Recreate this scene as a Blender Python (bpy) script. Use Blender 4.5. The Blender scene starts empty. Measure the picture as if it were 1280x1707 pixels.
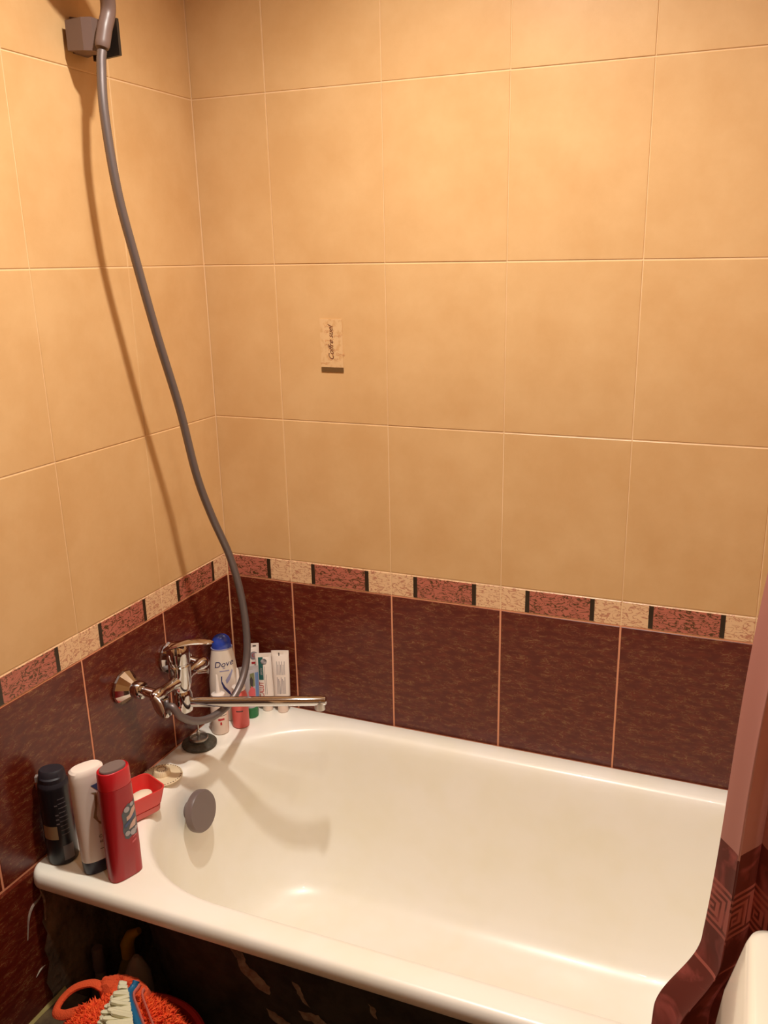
import bpy, bmesh, math, random
from mathutils import Vector, Matrix
import mathutils.noise as mnoise
random.seed(7)
PI = math.pi
S = bpy.context.scene
COL = S.collection

# ------------------------------------------------------------------ camera
W_PX, H_PX = 1280, 1707
cam_d = bpy.data.cameras.new('camera')
cam = bpy.data.objects.new('camera', cam_d); COL.objects.link(cam)
R = [[0.92883092, 0.37022312, -0.01442073],      # image x axis (right)
     [0.09415139, -0.2734973, -0.95725375],      # image y axis (down)
     [-0.3583415, 0.88776915, -0.28888977]]      # forward
m = Matrix(((R[0][0], -R[1][0], -R[2][0], 1.12972849),
            (R[0][1], -R[1][1], -R[2][1], -1.67090444),
            (R[0][2], -R[1][2], -R[2][2], 1.61275181),
            (0, 0, 0, 1)))
cam.matrix_world = m
cam_d.sensor_fit = 'VERTICAL'; cam_d.sensor_height = 24.0; cam_d.sensor_width = 18.0
cam_d.lens = 1459.3292 / H_PX * 24.0
cam_d.shift_x = (640 - 672.774) / H_PX
cam_d.shift_y = (873.622 - 853.5) / H_PX
cam_d.clip_start = 0.02
S.camera = cam

# ------------------------------------------------------------------ world, exposure, lamps
w = bpy.data.worlds.new('world'); S.world = w; w.use_nodes = True
w.node_tree.nodes['Background'].inputs[0].default_value = (1.0, 0.80, 0.60, 1)
w.node_tree.nodes['Background'].inputs[1].default_value = 0.16
S.view_settings.view_transform = 'Standard'
S.view_settings.look = 'None'
S.view_settings.gamma = 1.0
S.view_settings.use_curve_mapping = False
S.view_settings.exposure = 0.0
LAMP_COL = (1.0, 0.945, 0.865)
# recessed ceiling spots: x, y, watts
SPOTS = [(0.62, -0.66, 88.0), (1.12, -0.72, 16.0), (0.86, -1.12, 11.0)]
CEIL = 2.5
for sx, sy, sw in SPOTS:
    ld = bpy.data.lights.new('ceiling_bulb', 'SPOT'); lo = bpy.data.objects.new('ceiling_bulb', ld)
    ld.energy = sw; ld.color = LAMP_COL; ld.shadow_soft_size = 0.028
    ld.spot_size = math.radians(150); ld.spot_blend = 1.0
    lo.location = (sx, sy, CEIL - 0.03); COL.objects.link(lo)

# ------------------------------------------------------------------ material helpers
def rgb(r, g, b):
    f = lambda c: ((c / 255 + 0.055) / 1.055) ** 2.4 if c > 10 else c / 255 / 12.92
    return (f(r), f(g), f(b), 1)

def mat(name, color, rough=0.5, metal=0.0, coat=0.0, noise=None, bump=None, spec=0.5, trans=0.0):
    """noise=(color2, scale(3), detail, lo, hi); bump=(scale(3), strength, distance)"""
    M = bpy.data.materials.new(name); M.use_nodes = True
    nt = M.node_tree; b = nt.nodes['Principled BSDF']
    b.inputs['Base Color'].default_value = color
    b.inputs['Roughness'].default_value = rough
    b.inputs['Metallic'].default_value = metal
    b.inputs['Specular IOR Level'].default_value = spec
    b.inputs['Coat Weight'].default_value = coat
    b.inputs['Transmission Weight'].default_value = trans
    def coords(sc):
        g = nt.nodes.new('ShaderNodeNewGeometry'); mp = nt.nodes.new('ShaderNodeMapping')
        mp.inputs['Scale'].default_value = sc
        nt.links.new(g.outputs['Position'], mp.inputs['Vector']); return mp.outputs[0]
    if noise:
        c2, sc, det, lo, hi = noise
        n = nt.nodes.new('ShaderNodeTexNoise'); n.inputs['Scale'].default_value = 1.0
        n.inputs['Detail'].default_value = det; n.inputs['Roughness'].default_value = 0.65
        nt.links.new(coords(sc), n.inputs['Vector'])
        r = nt.nodes.new('ShaderNodeValToRGB')
        r.color_ramp.elements[0].position = lo; r.color_ramp.elements[0].color = color
        r.color_ramp.elements[1].position = hi; r.color_ramp.elements[1].color = c2
        nt.links.new(n.outputs['Fac'], r.inputs[0]); nt.links.new(r.outputs[0], b.inputs['Base Color'])
    if bump:
        sc, st, di = bump
        n = nt.nodes.new('ShaderNodeTexNoise'); n.inputs['Scale'].default_value = 1.0
        n.inputs['Detail'].default_value = 4
        nt.links.new(coords(sc), n.inputs['Vector'])
        bp = nt.nodes.new('ShaderNodeBump'); bp.inputs['Strength'].default_value = st
        bp.inputs['Distance'].default_value = di
        nt.links.new(n.outputs['Fac'], bp.inputs['Height']); nt.links.new(bp.outputs[0], b.inputs['Normal'])
    return M

def scribble_mat(name, base, ink, sc, lo, hi, rough=0.3, second=None, det=1.5):
    """crackled, scribbled lines: thin ridges of a distorted noise"""
    M = mat(name, base, rough); nt = M.node_tree; b = nt.nodes['Principled BSDF']
    g = nt.nodes.new('ShaderNodeNewGeometry'); mp = nt.nodes.new('ShaderNodeMapping')
    mp.inputs['Scale'].default_value = sc
    nt.links.new(g.outputs['Position'], mp.inputs['Vector'])
    n = nt.nodes.new('ShaderNodeTexNoise'); n.inputs['Scale'].default_value = 1.0
    n.inputs['Detail'].default_value = det; n.inputs['Distortion'].default_value = 1.2
    nt.links.new(mp.outputs[0], n.inputs['Vector'])
    a = nt.nodes.new('ShaderNodeMath'); a.operation = 'SUBTRACT'; a.inputs[1].default_value = 0.5
    nt.links.new(n.outputs['Fac'], a.inputs[0])
    ab = nt.nodes.new('ShaderNodeMath'); ab.operation = 'ABSOLUTE'; nt.links.new(a.outputs[0], ab.inputs[0])
    r = nt.nodes.new('ShaderNodeValToRGB')
    r.color_ramp.elements[0].position = lo; r.color_ramp.elements[0].color = ink
    r.color_ramp.elements[1].position = hi; r.color_ramp.elements[1].color = base
    nt.links.new(ab.outputs[0], r.inputs[0])
    out = r.outputs[0]
    if second:
        c2, sc2, l2, h2 = second
        mp2 = nt.nodes.new('ShaderNodeMapping'); mp2.inputs['Scale'].default_value = sc2
        nt.links.new(g.outputs['Position'], mp2.inputs['Vector'])
        n2 = nt.nodes.new('ShaderNodeTexNoise'); n2.inputs['Scale'].default_value = 1.0; n2.inputs['Detail'].default_value = 5
        nt.links.new(mp2.outputs[0], n2.inputs['Vector'])
        r2 = nt.nodes.new('ShaderNodeValToRGB')
        r2.color_ramp.elements[0].position = l2; r2.color_ramp.elements[0].color = (0, 0, 0, 1)
        r2.color_ramp.elements[1].position = h2; r2.color_ramp.elements[1].color = (1, 1, 1, 1)
        nt.links.new(n2.outputs['Fac'], r2.inputs[0])
        mx = nt.nodes.new('ShaderNodeMixRGB'); mx.inputs[2].default_value = c2
        nt.links.new(r2.outputs[0], mx.inputs[0]); nt.links.new(out, mx.inputs[1]); out = mx.outputs[0]
    nt.links.new(out, b.inputs['Base Color'])
    return M

M = {}
M['beige'] = mat('beige_glaze', rgb(216, 175, 123), 0.33, noise=(rgb(207, 163, 110), (7, 7, 7), 5, 0.35, 0.65), bump=((700, 700, 260), 0.10, 0.0006))
M['brown'] = scribble_mat('brown_glaze', rgb(104, 40, 24), rgb(142, 98, 60), (38, 38, 120), 0.0, 0.030, 0.26,
                          second=(rgb(88, 28, 16), (34, 34, 90), 0.36, 0.60), det=4)
M['border_light'] = scribble_mat('border_cream_glaze', rgb(230, 190, 146), rgb(190, 130, 100), (48, 48, 105), 0.012, 0.045, 0.3, det=2)
M['border_pink'] = scribble_mat('border_rose_glaze', rgb(186, 108, 88), rgb(86, 58, 30), (52, 52, 120), 0.018, 0.050, 0.3, det=2)
M['border_dark'] = mat('border_dark_strip', rgb(52, 38, 24), 0.3)
M['grout_beige'] = mat('cream_grout', rgb(232, 196, 150), 0.8)
M['grout_pink'] = mat('rose_grout', rgb(222, 150, 112), 0.8)
M['cement'] = mat('rough_cement', rgb(168, 148, 124), 0.9, noise=(rgb(104, 88, 72), (14, 14, 9), 6, 0.35, 0.65), bump=((60, 60, 60), 0.6, 0.01))
M['plaster'] = mat('white_plaster', rgb(240, 228, 208), 0.85)
M['floor'] = mat('dark_floor', rgb(60, 42, 30), 0.5, noise=(rgb(84, 60, 42), (12, 12, 12), 5, 0.4, 0.6))
M['ledge'] = mat('ledge_paint', rgb(70, 50, 30), 0.7, noise=(rgb(96, 76, 46), (40, 40, 40), 5, 0.45, 0.7))
M['ledge_edge'] = mat('ledge_plaster_edge', rgb(176, 158, 96), 0.9)
M['enamel'] = mat('white_enamel', rgb(252, 247, 236), 0.30, coat=0.15, noise=(rgb(248, 242, 224), (5, 5, 5), 3, 0.4, 0.7), bump=((5, 5, 5), 0.08, 0.01))
M['iron'] = mat('dark_painted_iron', rgb(66, 64, 56), 0.75, noise=(rgb(44, 43, 38), (20, 20, 20), 5, 0.4, 0.6), bump=((50, 50, 50), 0.4, 0.004))
M['flake'] = mat('bare_peeled_patch', rgb(168, 160, 142), 0.85, noise=(rgb(130, 108, 96), (60, 60, 60), 5, 0.35, 0.65))
M['chrome'] = mat('chrome', (0.62, 0.60, 0.60, 1), 0.06, metal=1.0)
M['chrome_dull'] = mat('dull_chrome', (0.60, 0.56, 0.53, 1), 0.28, metal=1.0)
M['hose'] = mat('steel_hose', (0.20, 0.165, 0.158, 1), 0.42, metal=0.6)
M['grey_plastic'] = mat('grey_plastic', rgb(118, 102, 98), 0.38)
M['holder'] = mat('brownish_grey_plastic', rgb(112, 90, 82), 0.4)
M['door_wood'] = mat('dark_door_wood', rgb(74, 46, 30), 0.5)
M['dark_plastic'] = mat('dark_plastic', rgb(40, 34, 30), 0.4)
M['black'] = mat('black_can', rgb(22, 20, 26), 0.32)
M['black_matte'] = mat('black_cap', rgb(34, 30, 38), 0.55)
M['navy'] = mat('navy_plastic', rgb(28, 26, 48), 0.35)
M['white'] = mat('white_plastic', rgb(240, 226, 214), 0.35)
M['cream'] = mat('cream_plastic', rgb(236, 214, 176), 0.5)
M['red'] = mat('dark_red_plastic', rgb(168, 24, 32), 0.3)
M['red_bright'] = mat('red_plastic', rgb(212, 30, 40), 0.35)
M['dish'] = mat('coral_red_plastic', rgb(228, 64, 58), 0.4)
M['dish_clear'] = mat('rose_tray_plastic', rgb(206, 92, 84), 0.3)
M['soap'] = mat('white_soap', rgb(244, 228, 200), 0.45)
M['orange_soap'] = mat('amber_soap', rgb(224, 160, 92), 0.5, noise=(rgb(200, 132, 70), (60, 60, 60), 4, 0.4, 0.65))
M['blue'] = mat('blue_cap', rgb(46, 74, 176), 0.2, coat=0.4)
M['blue_ink'] = mat('navy_print', rgb(38, 44, 104), 0.4)
M['blue_pale'] = mat('pale_blue_print', rgb(160, 158, 190), 0.4)
M['pearl'] = mat('pearl_white_plastic', rgb(236, 222, 206), 0.32)
M['pink'] = mat('coral_pink_plastic', rgb(226, 104, 96), 0.4)
M['cork_white'] = mat('milky_plastic', rgb(240, 216, 198), 0.4)
M['print_red'] = mat('red_print', rgb(196, 40, 48), 0.4)
M['print_teal'] = mat('teal_print', rgb(36, 92, 88), 0.4)
M['print_grey'] = mat('grey_print', rgb(150, 138, 142), 0.5)
M['print_dark'] = mat('dark_print', rgb(62, 54, 56), 0.5)
M['print_silver'] = mat('silver_print', rgb(178, 172, 174), 0.3)
M['green'] = mat('green_cap', rgb(34, 116, 62), 0.4)
M['olive'] = mat('olive_print', rgb(120, 124, 84), 0.5)
M['blue_mid'] = mat('mid_blue_print', rgb(98, 128, 176), 0.5)
M['steel_blue'] = mat('emblem_blue_grey', rgb(84, 92, 98), 0.4)
M['emblem_pale'] = mat('emblem_pale', rgb(214, 176, 158), 0.4)
M['emblem_blue'] = mat('emblem_blue', rgb(70, 84, 124), 0.4)
M['pink_print'] = mat('pink_print', rgb(214, 96, 100), 0.4)
M['label_gold'] = mat('pale_gold_label', rgb(168, 140, 104), 0.3, metal=0.3)
M['label_grey'] = mat('grey_label', rgb(112, 104, 106), 0.35)
M['rubber'] = mat('grey_rubber', rgb(84, 78, 66), 0.5, noise=(rgb(62, 58, 46), (80, 80, 80), 4, 0.4, 0.6))
M['steel'] = mat('worn_steel', (0.42, 0.38, 0.34, 1), 0.3, metal=0.9)
M['hole'] = mat('dark_hole', rgb(96, 66, 52), 0.8)
M['orange'] = mat('orange_chenille', rgb(255, 104, 40), 0.85, noise=(rgb(236, 66, 22), (90, 90, 90), 3, 0.4, 0.6))
M['orange_cloth'] = mat('orange_knit', rgb(226, 84, 38), 0.9, bump=((400, 400, 400), 0.6, 0.003))
M['bristle'] = mat('pale_bristles', rgb(216, 212, 180), 0.75)
M['brush_blue'] = mat('blue_brush_handle', rgb(36, 104, 146), 0.35)
M['brush_pink'] = mat('pink_brush_edge', rgb(228, 124, 108), 0.4)
M['tub_red'] = mat('red_bucket_plastic', rgb(160, 28, 18), 0.35)
M['yellow'] = mat('yellow_cap', rgb(176, 136, 30), 0.4)
M['yellow_dark'] = mat('olive_yellow_bottle', rgb(120, 104, 34), 0.4)
M['smoke'] = mat('smoky_plastic', rgb(150, 138, 132), 0.4)
M['porcelain'] = mat('white_porcelain', rgb(244, 234, 214), 0.14, coat=0.3)
M['ink_brown'] = mat('brown_ink', rgb(96, 46, 34), 0.4)
M['ink_faint'] = mat('faint_ink', rgb(206, 150, 100), 0.5)
M['motif'] = mat('motif_panel', rgb(218, 178, 128), 0.33, noise=(rgb(206, 160, 108), (90, 90, 60), 4, 0.5, 0.62))
M['motif_bar'] = mat('motif_bar', rgb(104, 74, 42), 0.3)

def cloth_mat(name, color, tr, noise=None):
    Mm = bpy.data.materials.new(name); Mm.use_nodes = True; nt = Mm.node_tree
    b = nt.nodes['Principled BSDF']; b.inputs['Roughness'].default_value = 0.55
    b.inputs['Base Color'].default_value = color
    t = nt.nodes.new('ShaderNodeBsdfTranslucent'); t.inputs[0].default_value = color
    mx = nt.nodes.new('ShaderNodeMixShader'); mx.inputs[0].default_value = tr
    out = nt.nodes['Material Output']
    nt.links.new(b.outputs[0], mx.inputs[1]); nt.links.new(t.outputs[0], mx.inputs[2]); nt.links.new(mx.outputs[0], out.inputs[0])
    if noise:
        c2, sc, det, lo, hi = noise
        uv = nt.nodes.new('ShaderNodeUVMap'); mp = nt.nodes.new('ShaderNodeMapping'); mp.inputs['Scale'].default_value = sc
        nt.links.new(uv.outputs[0], mp.inputs['Vector'])
        n = nt.nodes.new('ShaderNodeTexNoise'); n.inputs['Scale'].default_value = 1; n.inputs['Detail'].default_value = det
        n.inputs['Distortion'].default_value = 0.8
        nt.links.new(mp.outputs[0], n.inputs['Vector'])
        r = nt.nodes.new('ShaderNodeValToRGB')
        r.color_ramp.elements[0].position = lo; r.color_ramp.elements[0].color = color
        r.color_ramp.elements[1].position = hi; r.color_ramp.elements[1].color = c2
        nt.links.new(n.outputs['Fac'], r.inputs[0])
        nt.links.new(r.outputs[0], b.inputs['Base Color']); nt.links.new(r.outputs[0], t.inputs[0])
    return Mm
M['curtain_pale'] = cloth_mat('curtain_rose', rgb(192, 132, 120), 0.15)
M['curtain_dark'] = cloth_mat('curtain_burgundy', rgb(112, 50, 40), 0.3, noise=(rgb(168, 84, 76), (22, 22, 22), 4, 0.5, 0.68))
M['curtain_key'] = cloth_mat('curtain_key_print', rgb(182, 100, 86), 0.3)

# ------------------------------------------------------------------ mesh helpers
class MB:
    def __init__(s): s.v = []; s.f = []; s.mi = []; s.cur = 0
    def add(s, vs, fs):
        o = len(s.v); s.v += [tuple(p) for p in vs]
        s.f += [tuple(i + o for i in f) for f in fs]; s.mi += [s.cur] * len(fs)
        return s
    def box(s, x0, x1, y0, y1, z0, z1):
        return s.add([(x0,y0,z0),(x1,y0,z0),(x1,y1,z0),(x0,y1,z0),(x0,y0,z1),(x1,y0,z1),(x1,y1,z1),(x0,y1,z1)],
                     [(0,3,2,1),(4,5,6,7),(0,1,5,4),(1,2,6,5),(2,3,7,6),(3,0,4,7)])
    def rings(s, rings, cap0=True, cap1=True, closed=False):
        n = len(rings[0]); vs = [p for r in rings for p in r]; fs = []
        k = len(rings)
        for i in range(k if closed else k - 1):
            a = i * n; b = ((i + 1) % k) * n
            for j in range(n):
                j2 = (j + 1) % n; fs.append((a + j, a + j2, b + j2, b + j))
        if cap0 and not closed: fs.append(tuple(range(n - 1, -1, -1)))
        if cap1 and not closed: fs.append(tuple(range((k - 1) * n, k * n)))
        return s.add(vs, fs)
    def lathe(s, prof, n=32, mtx=None, cap0=True, cap1=True):
        rr = [[(r * math.cos(2*PI*j/n), r * math.sin(2*PI*j/n), z) for j in range(n)] for r, z in prof]
        if mtx is not None: rr = [[tuple(mtx @ Vector(p)) for p in r] for r in rr]
        return s.rings(rr, cap0, cap1)
    def tube(s, pts, rad, n=12, cap=True, flat=None):
        """rad: number or list; parallel transport frame"""
        P = [Vector(p) for p in pts]; k = len(P)
        T = [(P[min(i+1,k-1)] - P[max(i-1,0)]).normalized() for i in range(k)]
        up = Vector((0,0,1)) if abs(T[0].z) < 0.9 else Vector((1,0,0))
        N = (up - T[0]*up.dot(T[0])).normalized(); rr = []
        for i in range(k):
            if i: N = (N - T[i]*N.dot(T[i])).normalized()
            B = T[i].cross(N); r = rad[i] if isinstance(rad, (list, tuple)) else rad
            fl = flat if flat else 1.0
            rr.append([tuple(P[i] + N*(r*fl*math.cos(2*PI*j/n)) + B*(r*math.sin(2*PI*j/n))) for j in range(n)])
        return s.rings(rr, cap, cap)
    def prism(s, poly, d, mtx=None):
        """poly in xy, extruded 0..d along z"""
        n = len(poly); v = [(x,y,0) for x,y in poly] + [(x,y,d) for x,y in poly]
        if mtx is not None: v = [tuple(mtx @ Vector(p)) for p in v]
        return s.add(v, [tuple(range(n-1,-1,-1)), tuple(range(n,2*n))] + [(i,(i+1)%n,n+(i+1)%n,n+i) for i in range(n)])
    def build(s, name, mats, parent=None, smooth=True, loc=None, world=False, angle=35):
        me = bpy.data.meshes.new(name); vs = s.v
        if world and parent is not None:
            L = parent_world(parent); vs = [(a-L[0], b-L[1], c-L[2]) for a,b,c in vs]
        me.from_pydata(vs, [], s.f)
        if not isinstance(mats, (list, tuple)): mats = [mats]
        for mm in mats: me.materials.append(M[mm] if isinstance(mm, str) else mm)
        me.polygons.foreach_set('material_index', s.mi)
        bm = bmesh.new(); bm.from_mesh(me); bmesh.ops.recalc_face_normals(bm, faces=bm.faces)
        if smooth:
            lim = math.radians(angle)
            for f in bm.faces: f.smooth = True
            for e in bm.edges:
                if len(e.link_faces) == 2 and e.calc_face_angle(0) > lim: e.smooth = False
        bm.to_mesh(me); bm.free(); me.update()
        o = bpy.data.objects.new(name, me); COL.objects.link(o)
        if parent is not None: o.parent = parent
        if loc is not None: o.location = loc
        return o

def parent_world(p):
    L = Vector(p.location)
    while p.parent is not None: p = p.parent; L = L + Vector(p.location)
    return L

def thing(name, label, cat, loc=(0,0,0), rz=0, group=None):
    o = bpy.data.objects.new(name, None); COL.objects.link(o); o.empty_display_size = 0.05
    o.location = loc; o.rotation_euler = (0,0,rz); o['label'] = label; o['category'] = cat
    if group: o['group'] = group
    return o
def tag(o, label, cat, group=None):
    o['label'] = label; o['category'] = cat
    if group: o['group'] = group
    return o
def struct(o): o['kind'] = 'structure'; return o

def sell(rx, ry, n, N=40, cx=0, cy=0, z=0):
    out = []
    for j in range(N):
        t = 2*PI*j/N; c, s_ = math.cos(t), math.sin(t)
        out.append((cx + rx*math.copysign(abs(c)**(2/n), c), cy + ry*math.copysign(abs(s_)**(2/n), s_), z))
    return out
def loft(mb, secs, N=40, cap0=True, cap1=True):
    """secs: (z, rx, ry, exponent)"""
    return mb.rings([sell(rx, ry, n, N, z=z) for z, rx, ry, n in secs], cap0, cap1)
def surf(secs):
    """front (-y) surface of a loft: (u, z) -> point"""
    def f(u, z, eps=0.0004):
        for a, b in zip(secs, secs[1:]):
            if a[0] <= z <= b[0] or b is secs[-1]:
                t = (z-a[0])/max(b[0]-a[0],1e-6); t = max(0,min(1,t))
                rx, ry, n = (a[i]+(b[i]-a[i])*t for i in (1,2,3)); break
        q = min(abs(u/rx), 0.999)
        return (u, -ry*(1-q**n)**(1/n) - eps, z)
    return f
def patch(mb, f, poly, eps=0.0004, step=0.003):
    """flat print cut from a polygon (u, z), laid on the surface f"""
    bm = bmesh.new(); vs = [bm.verts.new((x, y, 0)) for x, y in poly]; bm.faces.new(vs)
    for ax in (0, 1):
        lo = min(p[ax] for p in poly); hi = max(p[ax] for p in poly)
        k = int((hi-lo)/step)
        for i in range(1, k+1):
            co = [0,0,0]; co[ax] = lo + (hi-lo)*i/(k+1); no = [0,0,0]; no[ax] = 1
            bmesh.ops.bisect_plane(bm, geom=bm.verts[:]+bm.edges[:]+bm.faces[:], plane_co=co, plane_no=no)
    bm.verts.index_update()
    mb.add([f(v.co.x, v.co.y, eps) for v in bm.verts], [tuple(v.index for v in fc.verts) for fc in bm.faces]); bm.free()
def rect(u0, u1, z0, z1): return [(u0,z0),(u1,z0),(u1,z1),(u0,z1)]
def text(mb, s, size, f, u, z, rot=0, shear=0, eps=0.0006, center=True, sx=1.0):
    cu = bpy.data.curves.new('t', 'FONT'); cu.body = s; cu.size = size; cu.shear = shear
    cu.align_x = 'CENTER' if center else 'LEFT'; cu.align_y = 'CENTER'; cu.resolution_u = 3
    o = bpy.data.objects.new('t', cu); COL.objects.link(o)
    dg = bpy.context.evaluated_depsgraph_get(); me = bpy.data.meshes.new_from_object(o.evaluated_get(dg))
    c, s_ = math.cos(rot), math.sin(rot)
    vs = []
    for v in me.vertices:
        a, b = v.co.x*sx, v.co.y
        vs.append(f(u + a*c - b*s_, z + a*s_ + b*c, eps))
    mb.add(vs, [tuple(p.vertices) for p in me.polygons])
    bpy.data.objects.remove(o); bpy.data.curves.remove(cu); bpy.data.meshes.remove(me)

def bez(pts, n=8):
    """Catmull-Rom through points"""
    P = [Vector(p) for p in pts]; P = [2*P[0]-P[1]] + P + [2*P[-1]-P[-2]]; out = []
    for i in range(1, len(P)-2):
        for k in range(n):
            t = k/n; a,b,c,d = P[i-1],P[i],P[i+1],P[i+2]
            out.append(0.5*((2*b)+(c-a)*t+(2*a-5*b+4*c-d)*t*t+(3*b-a-3*c+d)*t**3))
    out.append(P[-2]); return out

# ------------------------------------------------------------------ room shell
RX, RY = 1.506, -1.95
TW, TH = 0.25, 0.3263
ZF, ZE, ZD = 0.5737, 0.90, 0.9544      # bottom of brown row, bottom and top of border row
P0, Q0 = 0.173, 0.2517                # first joint on back wall / left wall from the corner
struct(MB().box(-0.1, RX+0.1, RY-0.1, 0.1, -0.08, 0.0).build('floor', 'floor', smooth=False))
ceil = struct(MB().box(-0.1, RX+0.1, RY-0.1, 0.1, CEIL, CEIL+0.08).build('ceiling', 'plaster', smooth=False))

TILE_MESH = {}
def tile_mesh(key, w_, h_, mats, parts=None):
    """slab in local XZ plane, front at y=0 facing -y, back at +0.006, bevelled face edge"""
    k = (key, round(w_, 4), round(h_, 4))
    if k in TILE_MESH: return TILE_MESH[k]
    e = 0.0012
    mb = MB(); x0, x1, z0, z1 = 0, w_, 0, h_
    vs = [(x0,.006,z0),(x1,.006,z0),(x1,.006,z1),(x0,.006,z1),
          (x0,.001,z0),(x1,.001,z0),(x1,.001,z1),(x0,.001,z1),
          (x0+e,0,z0+e),(x1-e,0,z0+e),(x1-e,0,z1-e),(x0+e,0,z1-e)]
    fs = [(8,9,10,11)] + [(4+i,4+(i+1)%4,8+(i+1)%4,8+i) for i in range(4)] + [(i,(i+1)%4,4+(i+1)%4,4+i) for i in range(4)]
    mb.add(vs, fs)
    me_o = mb.build('tmp', mats, smooth=False); me = me_o.data; bpy.data.objects.remove(me_o)
    TILE_MESH[k] = me; return me
def place(name, me, parent, loc, rz, jit=True):
    o = bpy.data.objects.new(name, me); COL.objects.link(o); o.parent = parent
    j = 0.0006 if jit else 0
    d = Vector((0, random.uniform(0, j), 0)); d.rotate(Matrix.Rotation(rz, 3, 'Z'))
    o.location = Vector(loc) + d
    o.rotation_euler = (random.uniform(-j, j)*1.5, 0, rz + random.uniform(-j, j)*1.5)
    return o

def tiled_wall(wall, edges, origin, rz, skip=None, brown_low=True):
    """edges: joint positions along the wall (local +x), origin: world point of local 0; front faces local -y"""
    c, s_ = math.cos(rz), math.sin(rz)
    def W(x): return (origin[0] + x*c, origin[1] + x*s_)
    rows = [('brown_tile', ZF-TH, ZF, 'brown'), ('brown_tile', ZF, ZE, 'brown'), ('border_tile', ZE, ZD, 'border_light')]
    z = ZD
    while z < CEIL - 0.01:
        rows.append(('beige_tile', z, min(z+TH, CEIL), 'beige')); z += TH
    for a, b in zip(edges, edges[1:]):
        for nm, z0, z1, mt in rows:
            if skip and skip(a, b, z0): continue
            g = {'brown': 0.0016, 'border_light': 0.0010, 'beige': 0.0005}[mt]
            gz = 0.0009 if mt == 'beige' else 0.0013
            me = tile_mesh(nm, b-a-2*g, z1-z0-2*gz, mt)
            x, y = W(a+g)
            t = place(nm, me, wall, (x, y, z0+gz), rz)
            if nm == 'border_tile':
                # centred rose panel between two dark strips; cut tiles keep what falls on them
                full = b - a > 0.245
                p0 = 0.052 if full or a > 0.01 else (b - a) - (TW - 0.052)
                p1 = TW - 0.055 if full or a > 0.01 else (b - a) - 0.055
                hgt = z1-z0-2*gz
                for (u0, u1, m2, n2) in ((p0+0.009, p1-0.009, 'border_pink', 'rose_panel'), (p0, p0+0.009, 'border_dark', 'dark_strip'), (p1-0.009, p1, 'border_dark', 'dark_strip')):
                    u0 = max(u0, 0.0015); u1 = min(u1, b-a-2*g-0.0015)
                    if u1 - u0 < 0.002: continue
                    q = MB().box(u0, u1, -0.0006, 0.001, 0.002, hgt-0.002).build(n2, m2, t, smooth=False)

wb = struct(MB().box(-0.1, RX+0.1, 0.0014, 0.1, 0, CEIL).build('wall_back', 'grout_beige', smooth=False))
MB().box(0, RX, 0.0010, 0.0030, ZF-TH, ZE+0.001).build('rose_grout_bed', 'grout_pink', wb, smooth=False)
eb = [0.0] + [P0 + TW*i for i in range(6)] + [RX]
tiled_wall(wb, eb, (0, 0), 0, skip=lambda a, b, z: z < 0.5)
wl = struct(MB().box(-0.1, -0.0014, RY, 0.0014, 0, CEIL).build('wall_left', 'grout_beige', smooth=False))
MB().box(-0.0030, -0.0010, RY, 0.0, ZF-TH, ZE+0.001).build('rose_grout_bed', 'grout_pink', wl, smooth=False)
# left wall: local +x runs towards the back wall so the face looks to +x ; rz=+90deg
el = [0.0]; 
yj = [0.0] + [Q0 + TW*i for i in range(7)] + [-RY]
el = [-RY - v for v in reversed(yj)]
tiled_wall(wl, el, (0, RY), PI/2, skip=lambda a, b, z: z < 0.5 and b > 1.19)
wr = struct(MB().box(RX+0.0022, RX+0.1, RY, 0.0022, 0, CEIL).build('wall_right', 'grout_beige', smooth=False))
tiled_wall(wr, [0.0] + [0.25*i for i in range(1, 8)] + [-RY], (RX, 0), -PI/2)
wf = struct(MB().box(-0.1, RX+0.1, RY-0.1, RY-0.0022, 0, CEIL).build('wall_front', 'grout_beige', smooth=False))
tiled_wall(wf, [0.0, 0.25, 0.5, RX], (RX, RY), PI, skip=lambda a, b, z: a > 0.4 and z < 1.9)
dr = struct(MB().box(0.16, 0.92, RY-0.002, RY+0.03, 0.0, 2.0).build('door_1', 'door_wood', smooth=False))
MB().tube([(0.24, RY+0.03, 1.0), (0.24, RY+0.07, 1.0), (0.34, RY+0.07, 1.0)], 0.009).build('door_handle', 'chrome', dr)

# cement behind and under the tub on the left wall, and the broken brown tile beside it
cb = MB()
NY, NZ = 26, 20
vs = []; fs = []
for i in range(NY+1):
    for k in range(NZ+1):
        y = -0.735 + 0.735*i/NY; z = 0.0 + 0.560*k/NZ
        x = 0.001 + 0.006*max(0, mnoise.noise(Vector((y*18, z*18, 3))))
        vs.append((x, y, z))
for i in range(NY):
    for k in range(NZ):
        a = i*(NZ+1)+k; fs.append((a, a+NZ+1, a+NZ+2, a+1))
cb.add(vs, fs).build('cement_patch', 'cement', wl, smooth=True)
poly = [(-1.0005, 0.2490), (-0.700, 0.262), (-0.694, 0.30), (-0.704, 0.335), (-0.690, 0.37), (-0.697, 0.405), (-0.684, 0.43), (-0.692, 0.462),
        (-0.678, 0.50), (-0.684, 0.53), (-0.676, 0.5720), (-1.0005, 0.5720)]
mt = Matrix(((0,0,1,0.0),(1,0,0,0),(0,1,0,0),(0,0,0,1)))
mb = MB().prism([(a, b) for a, b in poly], 0.009, mt); mb.build('brown_tile', 'brown', wl, smooth=False)
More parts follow.
